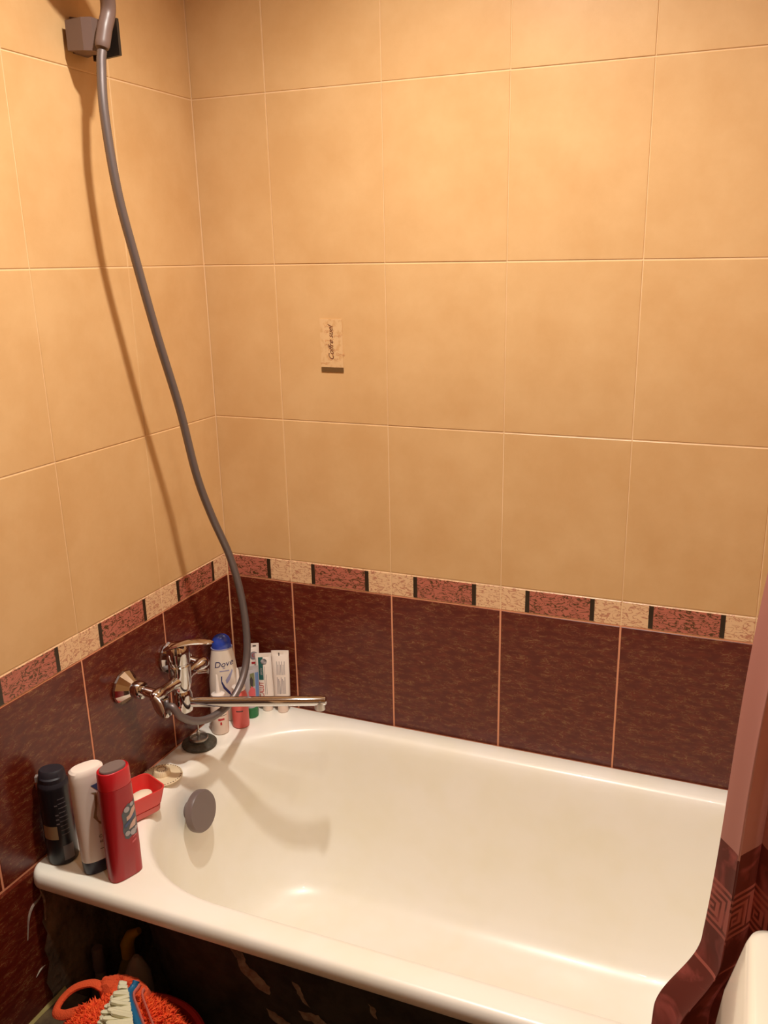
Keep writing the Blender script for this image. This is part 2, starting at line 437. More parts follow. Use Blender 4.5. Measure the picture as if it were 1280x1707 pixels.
# plaster smears on the broken tile
def smear(pts, wd, x=0.0090):
    mb = MB(); P = bez([(x, a, b) for a, b in pts], 5)
    n = len(P); mb.tube(P, [wd*(0.25+0.75*math.sin(PI*(i+0.5)/n)) for i in range(n)], 6); return mb
smear([(-0.729, 0.452), (-0.720, 0.49), (-0.708, 0.508), (-0.692, 0.512), (-0.680, 0.522)], 0.0032).build('plaster_smear', 'flake', wl)
smear([(-0.724, 0.365), (-0.712, 0.372), (-0.700, 0.372)], 0.0018).build('plaster_smear', 'flake', wl)
smear([(-0.684, 0.46), (-0.680, 0.50), (-0.686, 0.53)], 0.003).build('plaster_smear', 'flake', wl)
# low ledge along the left wall
lg = struct(MB().box(0.0005, 0.062, RY+0.001, -0.664, 0.0, 0.283).build('trim_1', 'ledge', smooth=False))
mb = MB(); vs = []
for i in range(14):
    y = -0.664 - 0.022*i; wv = 0.0025 + 0.001*math.sin(i*1.7) + 0.002*random.random()
    vs += [(0.0095, y, 0.2835), (0.0095+wv, y, 0.2835), (0.0095, y, 0.2835+0.004+0.004*random.random())]
fs = []
for i in range(13):
    a = i*3; b = a+3
    fs += [(a, a+1, b+1, b), (a+1, a+2, b+2, b+1), (a, b, b+2, a+2)]
mb.add(vs, fs + [(0, 2, 1), (39, 40, 41)]).build('plaster_fillet', 'ledge_edge', lg, smooth=False)

# coffee motif let into one beige tile
mo = MB().box(0.2735, 0.3250, -0.0010, 0.001, 1.3890+0.0095, 1.4975).build('motif_panel', 'motif', wb, smooth=False)
def fb(u, z, eps): return (u, -0.0010-eps, z)
mb = MB(); text(mb, 'Coffre suel', 0.0165, fb, 0.2985, 1.4480, rot=PI/2, shear=0.5, sx=0.95); mb.build('script_lettering', 'ink_brown', mo)
mb = MB()
for k in range(9):
    text(mb, random.choice(['mi~se', 'v~ar', 'lo~e', 'na~u']), 0.011, fb, 0.2785+0.039*random.random(), 1.407+0.0095*k, rot=random.uniform(-.2,.2), shear=0.5, eps=0.0003)
mb.build('faint_script', 'ink_faint', mo)
MB().box(0.2738, 0.3248, -0.0014, 0.001, 1.3888, 1.3978).build('dark_bar', 'motif_bar', mo, smooth=False)

# ceiling spots
for k, (sx, sy, sw) in enumerate(SPOTS):
    t = thing('ceiling_spot', ['recessed round ceiling spot nearest the left wall over the bath edge', 'recessed round ceiling spot closest to the right wall', 'recessed round ceiling spot farthest from the tiled back wall'][k], 'ceiling light', (sx, sy, CEIL), 0, 'recessed ceiling spots')
    MB().lathe([(0.032, -0.001), (0.045, -0.001), (0.045, -0.006), (0.036, -0.010), (0.030, -0.006), (0.030, -0.001)], 32, cap0=False, cap1=False).build('trim_ring', 'chrome', t)
    em = bpy.data.materials.get('bulb_glow') or mat('bulb_glow', (1, .85, .6, 1))
    b_ = em.node_tree.nodes['Principled BSDF']; b_.inputs['Emission Color'].default_value = (1, .85, .6, 1); b_.inputs['Emission Strength'].default_value = 12
    MB().lathe([(0.0005, -0.006), (0.018, -0.005), (0.029, -0.001)], 24, cap0=True, cap1=True).build('bulb', em, t)

# ------------------------------------------------------------------ bathtub
def rrect(x0, x1, y0, y1, rL, rR, z, n=14):
    out = []
    def arc(cx, cy, r, a0):
        for i in range(n+1):
            a = a0 + (PI/2)*i/n; out.append((cx + r*math.cos(a), cy + r*math.sin(a), z))
    arc(x1-rR, y1-rR, rR, 0)
    # straight runs get extra points so rings stay even
    out.extend([( (x1-rR) + (x0+rL-(x1-rR))*i/13, y1, z) for i in range(1, 13)])
    arc(x0+rL, y1-rL, rL, PI/2)
    arc(x0+rL, y0+rL, rL, PI)
    out.extend([( (x0+rL) + ((x1-rR)-(x0+rL))*i/13, y0, z) for i in range(1, 13)])
    arc(x1-rR, y0+rR, rR, 1.5*PI)
    return out
RIM = 0.578; YC = -0.352
tub = thing('bathtub', 'long white enamelled cast iron bathtub with dark peeling outer side along the tiled back wall', 'bathtub', (0.75, YC, 0))
INN = [ # z, x0, halfwidth, x1
    (RIM, 0.062, 0.306, 1.462), (RIM-0.0015, 0.068, 0.301, 1.456), (RIM-0.006, 0.0745, 0.2955, 1.449), (RIM-0.014, 0.080, 0.291, 1.443),
    (RIM-0.028, 0.085, 0.287, 1.435), (RIM-0.06, 0.092, 0.283, 1.420), (0.46, 0.101, 0.278, 1.385), (0.40, 0.108, 0.273, 1.355), (0.33, 0.117, 0.266, 1.320),
    (0.27, 0.128, 0.257, 1.285), (0.23, 0.141, 0.246, 1.255), (0.200, 0.160, 0.230, 1.220), (0.182, 0.186, 0.207, 1.18), (0.172, 0.222, 0.174, 1.13),
    (0.167, 0.285, 0.11, 1.05), (0.165, 0.35, 0.045, 0.95)]
rs = []
Y0o, Y1o = -0.704, -0.0015
for (dz, off) in ((-0.024, 0.004), (-0.030, 0.0015), (-0.026, 0.0), (-0.014, 0.0), (-0.006, 0.0025), (-0.0015, 0.007), (0.0, 0.013)):
    # curled outer lip; wall sides stay tight against the tiles
    rs.append(rrect(0.0015+off*0.4, 1.5025-off*0.4, Y0o+off, Y1o-off*0.4, max(0.028-off*0.5, 0.01), 0.028, RIM+dz))
for z, x0, hw, x1 in INN:
    rL = hw*(0.985 if z > 0.5 else 0.985 - 0.25*min(1, (0.5-z)/0.25)); rR = min(hw*0.75, 0.2)
    rs.append(rrect(x0, x1, YC-hw, YC+hw, rL, rR, z))
mb = MB(); mb.rings(rs, cap0=False, cap1=True)
mb.build('enamel_shell', 'enamel', tub, world=True, angle=80)
# cast body outside, under the lip
rs = []
for z, x0, hw, x1 in [(RIM-0.022,)+INN[3][1:]] + INN[5:]:
    o_ = 0.014; hw2 = hw+o_; rL = hw2*0.72
    rs.append(rrect(x0-o_, x1+o_, YC-hw2, YC+hw2, rL, min(hw2*0.7, 0.2), z-(0.014 if z < 0.24 else 0)))
mb = MB(); mb.rings(rs, cap0=False, cap1=True); 
body = mb.build('iron_body', 'iron', tub, world=True, angle=80)
# peeled patches on the outer side (proud flakes following the body)
def body_y(z):
    pts = [(RIM-0.022, INN[3][2])] + [(a[0], a[2]) for a in INN[5:]]
    for (za, ha), (zb_, hb) in zip(pts, pts[1:]):
        if zb_ <= z <= za:
            return YC - (hb + (ha-hb)*(z-zb_)/(za-zb_)) - 0.014
    return YC-0.28
def fbody(u, z, eps): return (u, body_y(z)-eps, z)
flakes = [[(0.350,0.535),(0.395,0.531),(0.402,0.50),(0.415,0.46),(0.440,0.44),(0.455,0.425),(0.452,0.405),(0.425,0.415),(0.400,0.44),(0.395,0.47),(0.375,0.505)],
          [(0.425,0.53),(0.432,0.515),(0.440,0.512),(0.436,0.53)], [(0.46,0.528),(0.470,0.505),(0.478,0.51),(0.472,0.53)],
          [(0.500,0.455),(0.512,0.452),(0.520,0.425),(0.532,0.405),(0.522,0.41),(0.508,0.43)],
          [(0.505,0.39),(0.545,0.395),(0.56,0.38),(0.545,0.365),(0.53,0.375),(0.515,0.372)],
          [(0.600,0.520),(0.607,0.503),(0.613,0.506),(0.609,0.523)], [(0.575,0.522),(0.581,0.512),(0.583,0.524)], [(0.80,0.525),(0.806,0.512),(0.810,0.527)],
          [(0.44,0.37),(0.47,0.36),(0.50,0.34),(0.47,0.335),(0.445,0.35)]]
def jag(poly):
    out = []
    for (a, b), (c, d) in zip(poly, poly[1:]+poly[:1]):
        n = max(2, int(math.hypot(c-a, d-b)/0.006))
        L_ = max(math.hypot(c-a, d-b), 1e-6); nx, ny = -(d-b)/L_, (c-a)/L_
        for i in range(n):
            t_ = i/n; j = random.uniform(-.0022, .0022) if i else 0
            out.append((a+(c-a)*t_+nx*j, b+(d-b)*t_+ny*j))
    return out
flakes += [[(0.372,0.50),(0.392,0.512),(0.408,0.49),(0.404,0.462),(0.392,0.47),(0.384,0.486)], [(0.640,0.46),(0.652,0.455),(0.656,0.43),(0.646,0.436)]]
for fl in flakes:
    fl = jag(fl)
    mb = MB(); patch(mb, fbody, fl, eps=0.0012, step=0.02); mb.build('peeled_patch', 'flake', tub, world=True, smooth=False)
# overflow cover: grey disc standing off the end wall
ax = Matrix.Translation((0.1035, -0.352, 0.500)) @ Matrix.Rotation(math.radians(80), 4, 'Y')
MB().lathe([(0.020, -0.008), (0.020, 0.010), (0.040, 0.012), (0.044, 0.015), (0.0445, 0.026), (0.042, 0.030), (0.001, 0.0315)], 48, ax).build('overflow_cover', 'grey_plastic', tub, world=True)
MB().lathe([(0.034, 0.0), (0.034, 0.002), (0.026, 0.0035), (0.018, -0.002), (0.001, -0.004)], 32, Matrix.Translation((0.27, -0.352, 0.1675))).build('drain_ring', 'chrome', tub, world=True)
# feet
for fx in (0.32, 1.12):
    for fy in (-0.50, -0.20):
        MB().rings([sell(0.030, 0.022, 2.6, 16, fx, fy, 0.0), sell(0.018, 0.014, 2.4, 16, fx, fy, 0.03), sell(0.020, 0.016, 2.4, 16, fx, fy, 0.11), sell(0.035, 0.03, 2.4, 16, fx, fy, 0.148)]).build('foot', 'iron', tub, world=True)

# ------------------------------------------------------------------ mixer tap
MX, MY, MZ = 0.085, -0.325, 0.792
tap = thing('mixer_tap', 'chrome wall mixer tap with a long swivel spout over the bath corner', 'tap', (0.0, MY, MZ))
for yy in (-0.400, -0.250):
    rot = Matrix.Translation((0.0, yy, 0.795)) @ Matrix.Rotation(PI/2, 4, 'Y')
    # faceted conical wall rosette
    e_ = MB(); e_.lathe([(0.034, 0.0005), (0.0355, 0.004), (0.0345, 0.008), (0.0165, 0.028), (0.013, 0.031)], 14, rot)
    e_.build('rosette', 'chrome', tap, world=True, smooth=False)
    MB().lathe([(0.008, 0.028), (0.0165, 0.029), (0.0185, 0.034), (0.0185, 0.045), (0.0165, 0.050), (0.008, 0.051)], 24, rot).build('collar_nut', 'chrome', tap, world=True)
    MB().tube([(0.048, yy, 0.795), (0.066, yy, 0.794), (0.086, yy, 0.792)], 0.0105, 16).build('inlet_pipe', 'chrome', tap, world=True)
mb = MB(); rb = Matrix.Translation((MX, MY, MZ)) @ Matrix.Rotation(PI/2, 4, 'X')
mb.lathe([(0.001, -0.092), (0.009, -0.091), (0.0120, -0.087), (0.0130, -0.080), (0.0130, -0.066), (0.0105, -0.060), (0.0105, -0.030), (0.014, -0.020), (0.015, 0.0), (0.014, 0.020), (0.0105, 0.030), (0.0105, 0.060), (0.0130, 0.066), (0.0130, 0.080), (0.0120, 0.087), (0.009, 0.091), (0.001, 0.092)], 32, rb)
mb.build('body', 'chrome', tap, world=True)
T = Matrix.Translation((MX, MY, 0))
MB().lathe([(0.0175, 0.768), (0.0195, 0.773), (0.0215, 0.785), (0.0225, 0.806), (0.0225, 0.824), (0.0208, 0.826), (0.0208, 0.829), (0.0228, 0.831), (0.0235, 0.850), (0.0225, 0.862), (0.018, 0.869), (0.006, 0.872)], 40, T).build('cartridge_housing', 'chrome', tap, world=True)
# lever: curved leaf rising outwards
lv = []
for i in range(15):
    t = i/14; x = 0.056 + 0.112*t; z = 0.866 + 0.018*t + 0.012*math.sin(PI*t)*0.6 - 0.010*(1-t)**2; y = -0.330 + 0.010*t
    hw_ = 0.0225*math.sin(min(1, 0.35+t*1.6)*PI/2)*(1 - 0.62*t**2.2); th_ = 0.0048*(1-0.55*t)
    if i in (0, 14): hw_ *= 0.55; th_ *= 0.5
    lv.append([(x, y + hw_*math.cos(2*PI*j/20), z + th_*math.sin(2*PI*j/20) - 0.10*hw_*math.cos(2*PI*j/20)**2) for j in range(20)])
MB().rings(lv).build('lever_handle', 'chrome', tap, world=True, angle=60)
MB().lathe([(0.012, 0.718), (0.0195, 0.721), (0.0205, 0.728), (0.0205, 0.758), (0.0185, 0.764), (0.0165, 0.769)], 32, T).build('spout_collar', 'chrome', tap, world=True)
SE = Vector((0.3535, -0.200, 0.7285)); SB = Vector((MX, MY, 0.7385)); sd = (SE-SB).normalized()
MB().tube([SB + sd*0.010, SB + sd*0.04, SB + sd*0.15, SE - sd*0.01, SE - sd*0.001, SE + sd*0.002], [0.0108, 0.0108, 0.0105, 0.0105, 0.0095, 0.006], 24).build('spout', 'chrome', tap, world=True)
MB().lathe([(0.010, 0.004), (0.0115, -0.004), (0.0118, -0.018), (0.0100, -0.020), (0.0085, -0.017), (0.001, -0.016)], 24, Matrix.Translation(SE - sd*0.012)).build('spout_outlet', 'chrome_dull', tap, world=True)
# diverter lever on the near end, hose outlet below, side screw
mb = MB()
lf = []
for i in range(9):
    t = i/8; p = Vector((0.092, -0.424, 0.798)).lerp(Vector((0.118, -0.432, 0.772)), t)
    rr_ = 0.006 + 0.008*math.sin(PI*min(1, t*0.8+0.1))
    lf.append([tuple(p + Vector((0.5, 0.2, 0.75))*(rr_*math.cos(2*PI*j/14)) * 0.9 + Vector((0.3, -0.9, 0.1))*(0.004*math.sin(2*PI*j/14))) for j in range(14)])
mb.rings(lf); mb.build('diverter_lever', 'chrome_dull', tap, world=True)
MB().lathe([(0.008, 0.0), (0.011, -0.002), (0.011, -0.018), (0.009, -0.022)], 6, Matrix.Translation((0.088, -0.386, 0.780))).build('hose_outlet', 'chrome', tap, world=True, smooth=False)
MB().tube([(0.110, -0.300, 0.800), (0.128, -0.293, 0.802), (0.131, -0.292, 0.802)], [0.004, 0.004, 0.006], 12).build('screw_knob', 'chrome', tap, world=True)

# ------------------------------------------------------------------ shower hose, holder and handset
def ray_pt(px, py, x):
    cx, cy, f = 672.774, 873.622, 1459.329
    q = ((px-cx)/f, (py-cy)/f, 1.0)
    d = [sum(R[i][k]*q[i] for i in range(3)) for k in range(3)]
    C = (1.12972849, -1.67090444, 1.61275181); t = (x-C[0])/d[0]
    return (C[0]+t*d[0], C[1]+t*d[1], C[2]+t*d[2])
hp = [(170,84,.083),(169,112,.082),(174,190,.084),(196,320,.088),(228,440,.094),(262,560,.100),(299,680,.107),(327,790,.115),(352,858,.122),(382,925,.132),(400,985,.142),(410,1045,.152),(411,1098,.158),(401,1140,.160),(380,1175,.155),(352,1196,.146),(325,1202,.136),(301,1194,.122),(286,1178,.108)]
pts = [ray_pt(*p) for p in hp] + [(0.090, -0.386, 0.750), (0.088, -0.386, 0.762)]
HOSE = pts
cv = bez(pts, 28)
# resample evenly and rib it
L = [0]
for a, b in zip(cv, cv[1:]): L.append(L[-1]+(b-a).length)
n_r = int(L[-1]/0.0016); out = []; k = 0
for i in range(n_r+1):
    s_ = L[-1]*i/n_r
    while k < len(L)-2 and L[k+1] < s_: k += 1
    out.append(cv[k].lerp(cv[k+1], (s_-L[k])/max(L[k+1]-L[k], 1e-9)))
hose = MB().tube(out, [0.0082 if i % 2 else 0.0076 for i in range(len(out))], 12).build('shower_hose', 'hose', angle=80)
hs = thing('shower_hose_line', 'long grey ribbed metal shower hose hanging from the wall holder to the mixer tap', 'shower hose', (0.08, -0.386, 0.76))
hose.name = 'hose'; hose.parent = hs
hose.data.transform(Matrix.Translation((-0.08, 0.386, -0.76)))
hs.name = 'shower_hose'
MB().lathe([(0.009, 0.0), (0.0115, 0.003), (0.0115, 0.018), (0.009, 0.022)], 16, Matrix.Translation((0.088, -0.386, 0.7385))).build('hose_nut', 'chrome', hs, world=True)

hd = thing('shower_holder', 'grey plastic shower holder fixed to the left wall tiles', 'shower holder', (0.0, -0.335, 1.97))
mb = MB()
# wall plate, then cradle wedge
mb.rings([[(0.0005, -0.322+a, 1.984+b) for a, b in ((-.018,-.028),(.018,-.028),(.018,.028),(-.018,.028))],
          [(0.014, -0.322+a, 1.984+b) for a, b in ((-.016,-.026),(.016,-.026),(.016,.026),(-.016,.026))]])
mb.build('wall_plate', 'holder', hd, world=True, smooth=False)
mb = MB()
def ctri(x, y0, y1, z0, z1): return [(x, y0, z0), (x, y1, z0), (x, y1, z1), (x, y0, z1)]
mb.rings([ctri(0.012, -0.366, -0.326, 1.955, 2.000), ctri(0.050, -0.372, -0.334, 1.951, 2.000), ctri(0.066, -0.366, -0.343, 1.950, 2.000)])
mb.build('cradle', 'holder', hd, world=True, smooth=False)
mb = MB(); mb.rings([ctri(0.012, -0.304, -0.298, 1.950, 2.005), ctri(0.082, -0.322, -0.316, 1.950, 2.006)])
mb.build('clip_jaw', 'dark_plastic', hd, world=True, smooth=False)
sh = thing('shower_handset', 'grey shower handset resting in the wall holder at the top of the picture', 'shower head', ray_pt(176, 40, .090))
h0 = Vector(ray_pt(170, 80, .084)); h1 = Vector(ray_pt(184, -20, .092)); hdv = (h1-h0).normalized()
hc = Vector((0.118, -0.398, 2.118))
hb = bez([h0, h0+hdv*0.03, h0+hdv*0.07, h0.lerp(hc, 0.75)+Vector((0,0.006,0.004)), hc], 6)
MB().tube(hb, [0.0105]+[0.0122]*12+[0.0122+0.0006*i for i in range(len(hb)-13)], 20).build('handle', 'holder', sh, world=True)
dirn = Vector((0.62, -0.42, -0.66)).normalized()
q = dirn.to_track_quat('Z', 'Y').to_matrix().to_4x4(); q.translation = hc
MB().lathe([(0.014, -0.022), (0.034, -0.018), (0.049, -0.004), (0.052, 0.006), (0.050, 0.012), (0.001, 0.014)], 36, q).build('spray_head', 'holder', sh, world=True)
for a, mtn in ((0.34, 'dark_plastic'),):
    MB().lathe([(0.040, 0.0125), (0.040, 0.0155), (0.001, 0.0165)], 36, q).build('nozzle_plate', mtn, sh, world=True)

# ------------------------------------------------------------------ bottles in the near corner
RT = RIM + 0.0004
# black shaving can
t = thing('shaving_gel_can', 'black cylindrical shaving can with pale label, leftmost on the bath corner', 'can', (0.0375, -0.6470, RT), math.radians(30))
secs = [(0.0, 0.024, 0.024, 2), (0.002, 0.0262, 0.0262, 2), (0.006, 0.0268, 0.0268, 2), (0.150, 0.0268, 0.0268, 2), (0.155, 0.0262, 0.0262, 2)]
loft(MB(), secs).build('can_body', 'black', t)
f = surf(secs)
MB().lathe([(0.0262, 0.155), (0.0258, 0.158), (0.0235, 0.163)], 40, cap0=False).build('shoulder_ring', 'black_matte', t)
mb = MB(); loft(mb, [(0.160, 0.0232, 0.0232, 2), (0.171, 0.0230, 0.0230, 2), (0.173, 0.0225, 0.0195, 2), (0.181, 0.0215, 0.0165, 2.2), (0.184, 0.019, 0.014, 2.2)])
mb.build('cap', 'black_matte', t)
MB().box(-0.030, -0.021, 0.000, 0.010, 0.158, 0.168).build('nozzle', 'smoke', t, smooth=False)
mb = MB(); patch(mb, f, rect(-0.022, 0.004, 0.055, 0.082)); mb.build('pale_label', 'label_gold', t)
mb = MB(); patch(mb, f, rect(0.009, 0.0235, 0.010, 0.040)); mb.build('grey_label', 'label_grey', t)
mb = MB()
for z in (0.085, 0.094, 0.103, 0.122): patch(mb, f, rect(0.004, 0.009, z, z+0.0025))
for k in range(9): patch(mb, f, rect(0.010, 0.0225-0.003*random.random(), 0.062+k*0.009, 0.0635+k*0.009))
mb.build('printed_lines', 'label_grey', t)

# white flat shampoo with navy foot
t = thing('shampoo_bottle', 'white flat shampoo bottle with navy base between black can and red bottle', 'bottle', (0.1180, -0.6480, RT), math.radians(62))
secs = [(0.0, 0.024, 0.0145, 2.6), (0.003, 0.0262, 0.0165, 2.6), (0.026, 0.0272, 0.0172, 2.6)]
loft(MB(), secs).build('base_cap', 'navy', t)
secs = [(0.0262, 0.0275, 0.0176, 2.6), (0.09, 0.0290, 0.0190, 2.5), (0.18, 0.0300, 0.0195, 2.5), (0.196, 0.0298, 0.0190, 2.5), (0.203, 0.0285, 0.0175, 2.5), (0.2065, 0.0245, 0.0145, 2.4), (0.2075, 0.012, 0.007, 2.2)]
loft(MB(), secs).build('bottle_body', 'white', t); f = surf(secs)
mb = MB(); patch(mb, f, [(-0.002,0.178),(0.022,0.180),(0.023,0.162),(0.012,0.160),(0.006,0.168)]); mb.build('blue_emblem', 'emblem_blue', t)
mb = MB()
patch(mb, f, [(-0.004,0.165),(0.002,0.160),(0.001,0.135),(-0.004,0.115),(0.006,0.098),(0.014,0.096),(0.004,0.106),(0.002,0.118),(0.006,0.140),(0.006,0.162)])
patch(mb, f, rect(0.010, 0.016, 0.112, 0.150))
mb.build('brown_swirl', 'label_gold', t)
mb = MB()
text(mb, 'CAR', 0.0085, f, 0.009, 0.074, shear=0.1); text(mb, 'REPAIR', 0.0062, f, 0.011, 0.063, shear=0.1)
patch(mb, f, rect(0.001, 0.018, 0.048, 0.0492)); mb.build('dark_lettering', 'print_dark', t)

# red body wash with grey round lid plate
t = thing('body_wash_bottle', 'dark red body wash bottle with grey oval cap, nearest on the bath corner', 'bottle', (0.1735, -0.6440, RT), math.radians(70))
secs = [(0.0, 0.0285, 0.0150, 3.2), (0.002, 0.0300, 0.0165, 3.2), (0.06, 0.0300, 0.0185, 3.0), (0.14, 0.0292, 0.0190, 2.7), (0.180, 0.0285, 0.0190, 2.5)]
loft(MB(), secs).build('bottle_body', 'red', t); f = surf(secs)
loft(MB(), [(0.1805, 0.0280, 0.0188, 2.4), (0.183, 0.0286, 0.0194, 2.4), (0.207, 0.0282, 0.0196, 2.3), (0.213, 0.0272, 0.0190, 2.3), (0.214, 0.0262, 0.018, 2.3), (0.2115, 0.0245, 0.0165, 2.2)]).build('cap', 'red_bright', t)
loft(MB(), [(0.2105, 0.0232, 0.0155, 2.1), (0.2150, 0.0235, 0.0158, 2.1), (0.2165, 0.0225, 0.015, 2.1)]).build('lid_plate', 'grey_plastic', t)
mb = MB(); patch(mb, f, [(-0.002,0.082),(0.004,0.078),(0.012,0.082),(0.022,0.080),(0.0255,0.096),(0.026,0.130),(0.024,0.150),(0.018,0.142),(0.010,0.146),(0.002,0.140),(-0.004,0.130),(-0.003,0.112),(-0.005,0.098)], eps=0.0004)
mb.build('emblem_ground', 'steel_blue', t)
mb = MB(); patch(mb, f, [(0.004,0.114),(0.012,0.116),(0.024,0.128),(0.023,0.136),(0.016,0.134),(0.010,0.124),(0.004,0.122)], eps=0.0008)
patch(mb, f, [(0.006,0.096),(0.020,0.098),(0.024,0.112),(0.016,0.110),(0.010,0.104)], eps=0.0008)
mb.build('emblem_figure', 'emblem_pale', t)
mb = MB(); patch(mb, f, [(-0.001,0.102),(0.004,0.104),(0.012,0.112),(0.022,0.118),(0.020,0.122),(0.008,0.114),(-0.001,0.108)], eps=0.0010); mb.build('emblem_band', 'emblem_blue', t)
mb = MB()
for cu_, cz_, r0 in ((0.006, 0.136, 0.0055), (0.017, 0.142, 0.004), (0.003, 0.090, 0.005), (0.014, 0.088, 0.006), (0.021, 0.092, 0.004)):
    q0 = MB().lathe([(r0*0.62, 0), (r0, 0), (r0, 0.0001), (r0*0.62, 0.0001)], 16)
    mb.add([f(max(-0.029, min(0.029, p[0]+cu_)), p[1]+cz_, 0.0010) for p in q0.v], q0.f)
mb.build('emblem_scrolls', 'print_silver', t)['kind'] = 'stuff'
mb = MB(); patch(mb, f, [(0.010,0.066),(0.019,0.069),(0.019,0.073),(0.010,0.070)]); patch(mb, f, [(0.012,0.076),(0.022,0.079),(0.022,0.0815),(0.012,0.0785)])
mb.build('pink_lines', 'pink_print', t)

# red soap dish (tray inside a lower drip tray) with soap pieces
DX, DY, DA = 0.074, -0.500, math.radians(68)
t = thing('soap_dish', 'red rectangular plastic soap dish behind the red bottle', 'soap dish', (DX, DY, RT), DA)
def rr2(hx, hy, r, z, n=8):
    out = []
    for cx_, cy_, a0 in ((hx-r, hy-r, 0), (-hx+r, hy-r, PI/2), (-hx+r, -hy+r, PI), (hx-r, -hy+r, 1.5*PI)):
        for i in range(n+1):
            a = a0 + PI/2*i/n; out.append((cx_ + r*math.cos(a), cy_ + r*math.sin(a), z))
    return out
mb = MB(); mb.rings([rr2(0.044, 0.026, 0.012, 0.0), rr2(0.050, 0.031, 0.014, 0.004), rr2(0.051, 0.032, 0.014, 0.016), rr2(0.049, 0.030, 0.013, 0.016), rr2(0.048, 0.029, 0.013, 0.003)])
mb.build('drip_tray', 'dish_clear', t)
mb = MB(); mb.rings([rr2(0.046, 0.028, 0.012, 0.0125), rr2(0.0525, 0.0335, 0.014, 0.020), rr2(0.0590, 0.0385, 0.015, 0.050), rr2(0.0595, 0.039, 0.015, 0.0525), rr2(0.0570, 0.0365, 0.014, 0.0525), rr2(0.0505, 0.0310, 0.013, 0.022), rr2(0.045, 0.026, 0.012, 0.0180)])
mb.build('tray', 'dish', t)
def lxy(x, y): return (DX + x*math.cos(DA) - y*math.sin(DA), DY + x*math.sin(DA) + y*math.cos(DA))
a, b = lxy(0.022, -0.002)
mb = MB(); mb.rings([sell(k*0.024, k*0.016, 2.4, 32, z=z) for k, z in ((0.6, 0.0), (0.95, 0.004), (1.0, 0.010), (0.9, 0.017), (0.6, 0.021), (0.2, 0.0225))])
s1 = tag(mb.build('soap_bar', 'soap'), 'white oval soap bar lying in the red dish', 'soap'); s1.location = (a, b, RT+0.0188); s1.rotation_euler = (0, 0, DA)
a, b = lxy(-0.020, -0.004)
mb = MB(); prof = [(-0.022, 0), (0.024, 0), (0.021, 0.010), (0.002, 0.046), (-0.004, 0.048), (-0.020, 0.012)]
mb.rings([[(x*k, y, z*k + (1-k)*0.012) for x, z in prof] for y, k in ((-0.011, 0.86), (-0.008, 1.0), (0.008, 1.0), (0.011, 0.86))])
s2 = tag(mb.build('soap_wedge', 'orange_soap', angle=60), 'amber wedge of soap leaning in the red dish behind the red bottle', 'soap'); s2.location = (a, b, RT+0.0186); s2.rotation_euler = (0, 0, DA)

# cream drain strainer with knob
t = thing('drain_strainer', 'cream round perforated drain strainer with ribbed knob beside the soap dish', 'drain strainer', (0.0455, -0.3660, RT))
mb = MB(); mb.lathe([(0.001, 0.0), (0.0405, 0.0), (0.0425, 0.0012), (0.0420, 0.0026), (0.030, 0.0040), (0.018, 0.0055), (0.001, 0.0055)], 56); mb.build('disc', 'cream', t)
rr = []
for z, r in ((0.005, 0.0175), (0.0145, 0.0165), (0.0165, 0.0150), (0.0160, 0.0120), (0.0162, 0.001)):
    rr.append([(r*(1+(0.04 if j % 2 and r > 0.014 else 0))*math.cos(2*PI*j/56), r*(1+(0.04 if j % 2 and r > 0.014 else 0))*math.sin(2*PI*j/56), z) for j in range(56)])
mb = MB(); mb.rings(rr); mb.build('knob', 'cream', t)
mb = MB()
for j in range(40):
    a_ = 2*PI*j/40; mb.lathe([(0.0013, 0.0015), (0.0013, 0.0032)], 8, Matrix.Translation((0.0392*math.cos(a_), 0.0392*math.sin(a_), 0)))
for j in range(14):
    a_ = 2*PI*j/14; mb.lathe([(0.0011, 0.014), (0.0011, 0.0166)], 8, Matrix.Translation((0.009*math.cos(a_), 0.009*math.sin(a_), 0)))
o = mb.build('holes', 'hole', t); o['kind'] = 'stuff'

# rubber drain stopper with upright bolt
t = thing('drain_stopper', 'dark grey round rubber drain stopper with upright bolt under the mixer', 'drain stopper', (0.0475, -0.2320, RT))
MB().lathe([(0.001, 0.0), (0.036, 0.0), (0.0385, 0.003), (0.0385, 0.007), (0.035, 0.010), (0.023, 0.0125), (0.001, 0.0125)], 48).build('flange', 'rubber', t)
MB().lathe([(0.0195, 0.012), (0.0205, 0.014), (0.0205, 0.020), (0.0195, 0.0215), (0.0175, 0.020), (0.0165, 0.014), (0.001, 0.0128)], 40, cap0=False).build('cup_ring', 'steel', t)
MB().tube([(0, 0, 0.012), (0, 0, 0.035), (0, 0, 0.036), (0, 0, 0.062)], [0.0042, 0.0040, 0.0022, 0.0018], 12).build('bolt', 'steel', t)

# ------------------------------------------------------------------ bottles and tubes in the far corner
# tall shampoo with blue cap
t = thing('shampoo_bottle', 'tall white shampoo bottle with glossy blue cap in the far corner', 'bottle', (0.0390, -0.1060, RT), math.radians(38))
secs = [(0.0, 0.030, 0.017, 2.3), (0.004, 0.0330, 0.020, 2.3), (0.05, 0.0350, 0.0220, 2.2), (0.10, 0.0345, 0.0220, 2.2), (0.15, 0.0290, 0.0200, 2.1), (0.182, 0.0235, 0.0175, 2.1)]
loft(MB(), secs).build('bottle_body', 'pearl', t); f = surf(secs)
loft(MB(), [(0.1822, 0.0225, 0.0170, 2.1), (0.190, 0.0225, 0.0172, 2.1), (0.200, 0.0215, 0.0160, 2.1), (0.208, 0.0175, 0.0130, 2.1), (0.2135, 0.011, 0.008, 2), (0.2155, 0.004, 0.003, 2)]).build('cap', 'blue', t)
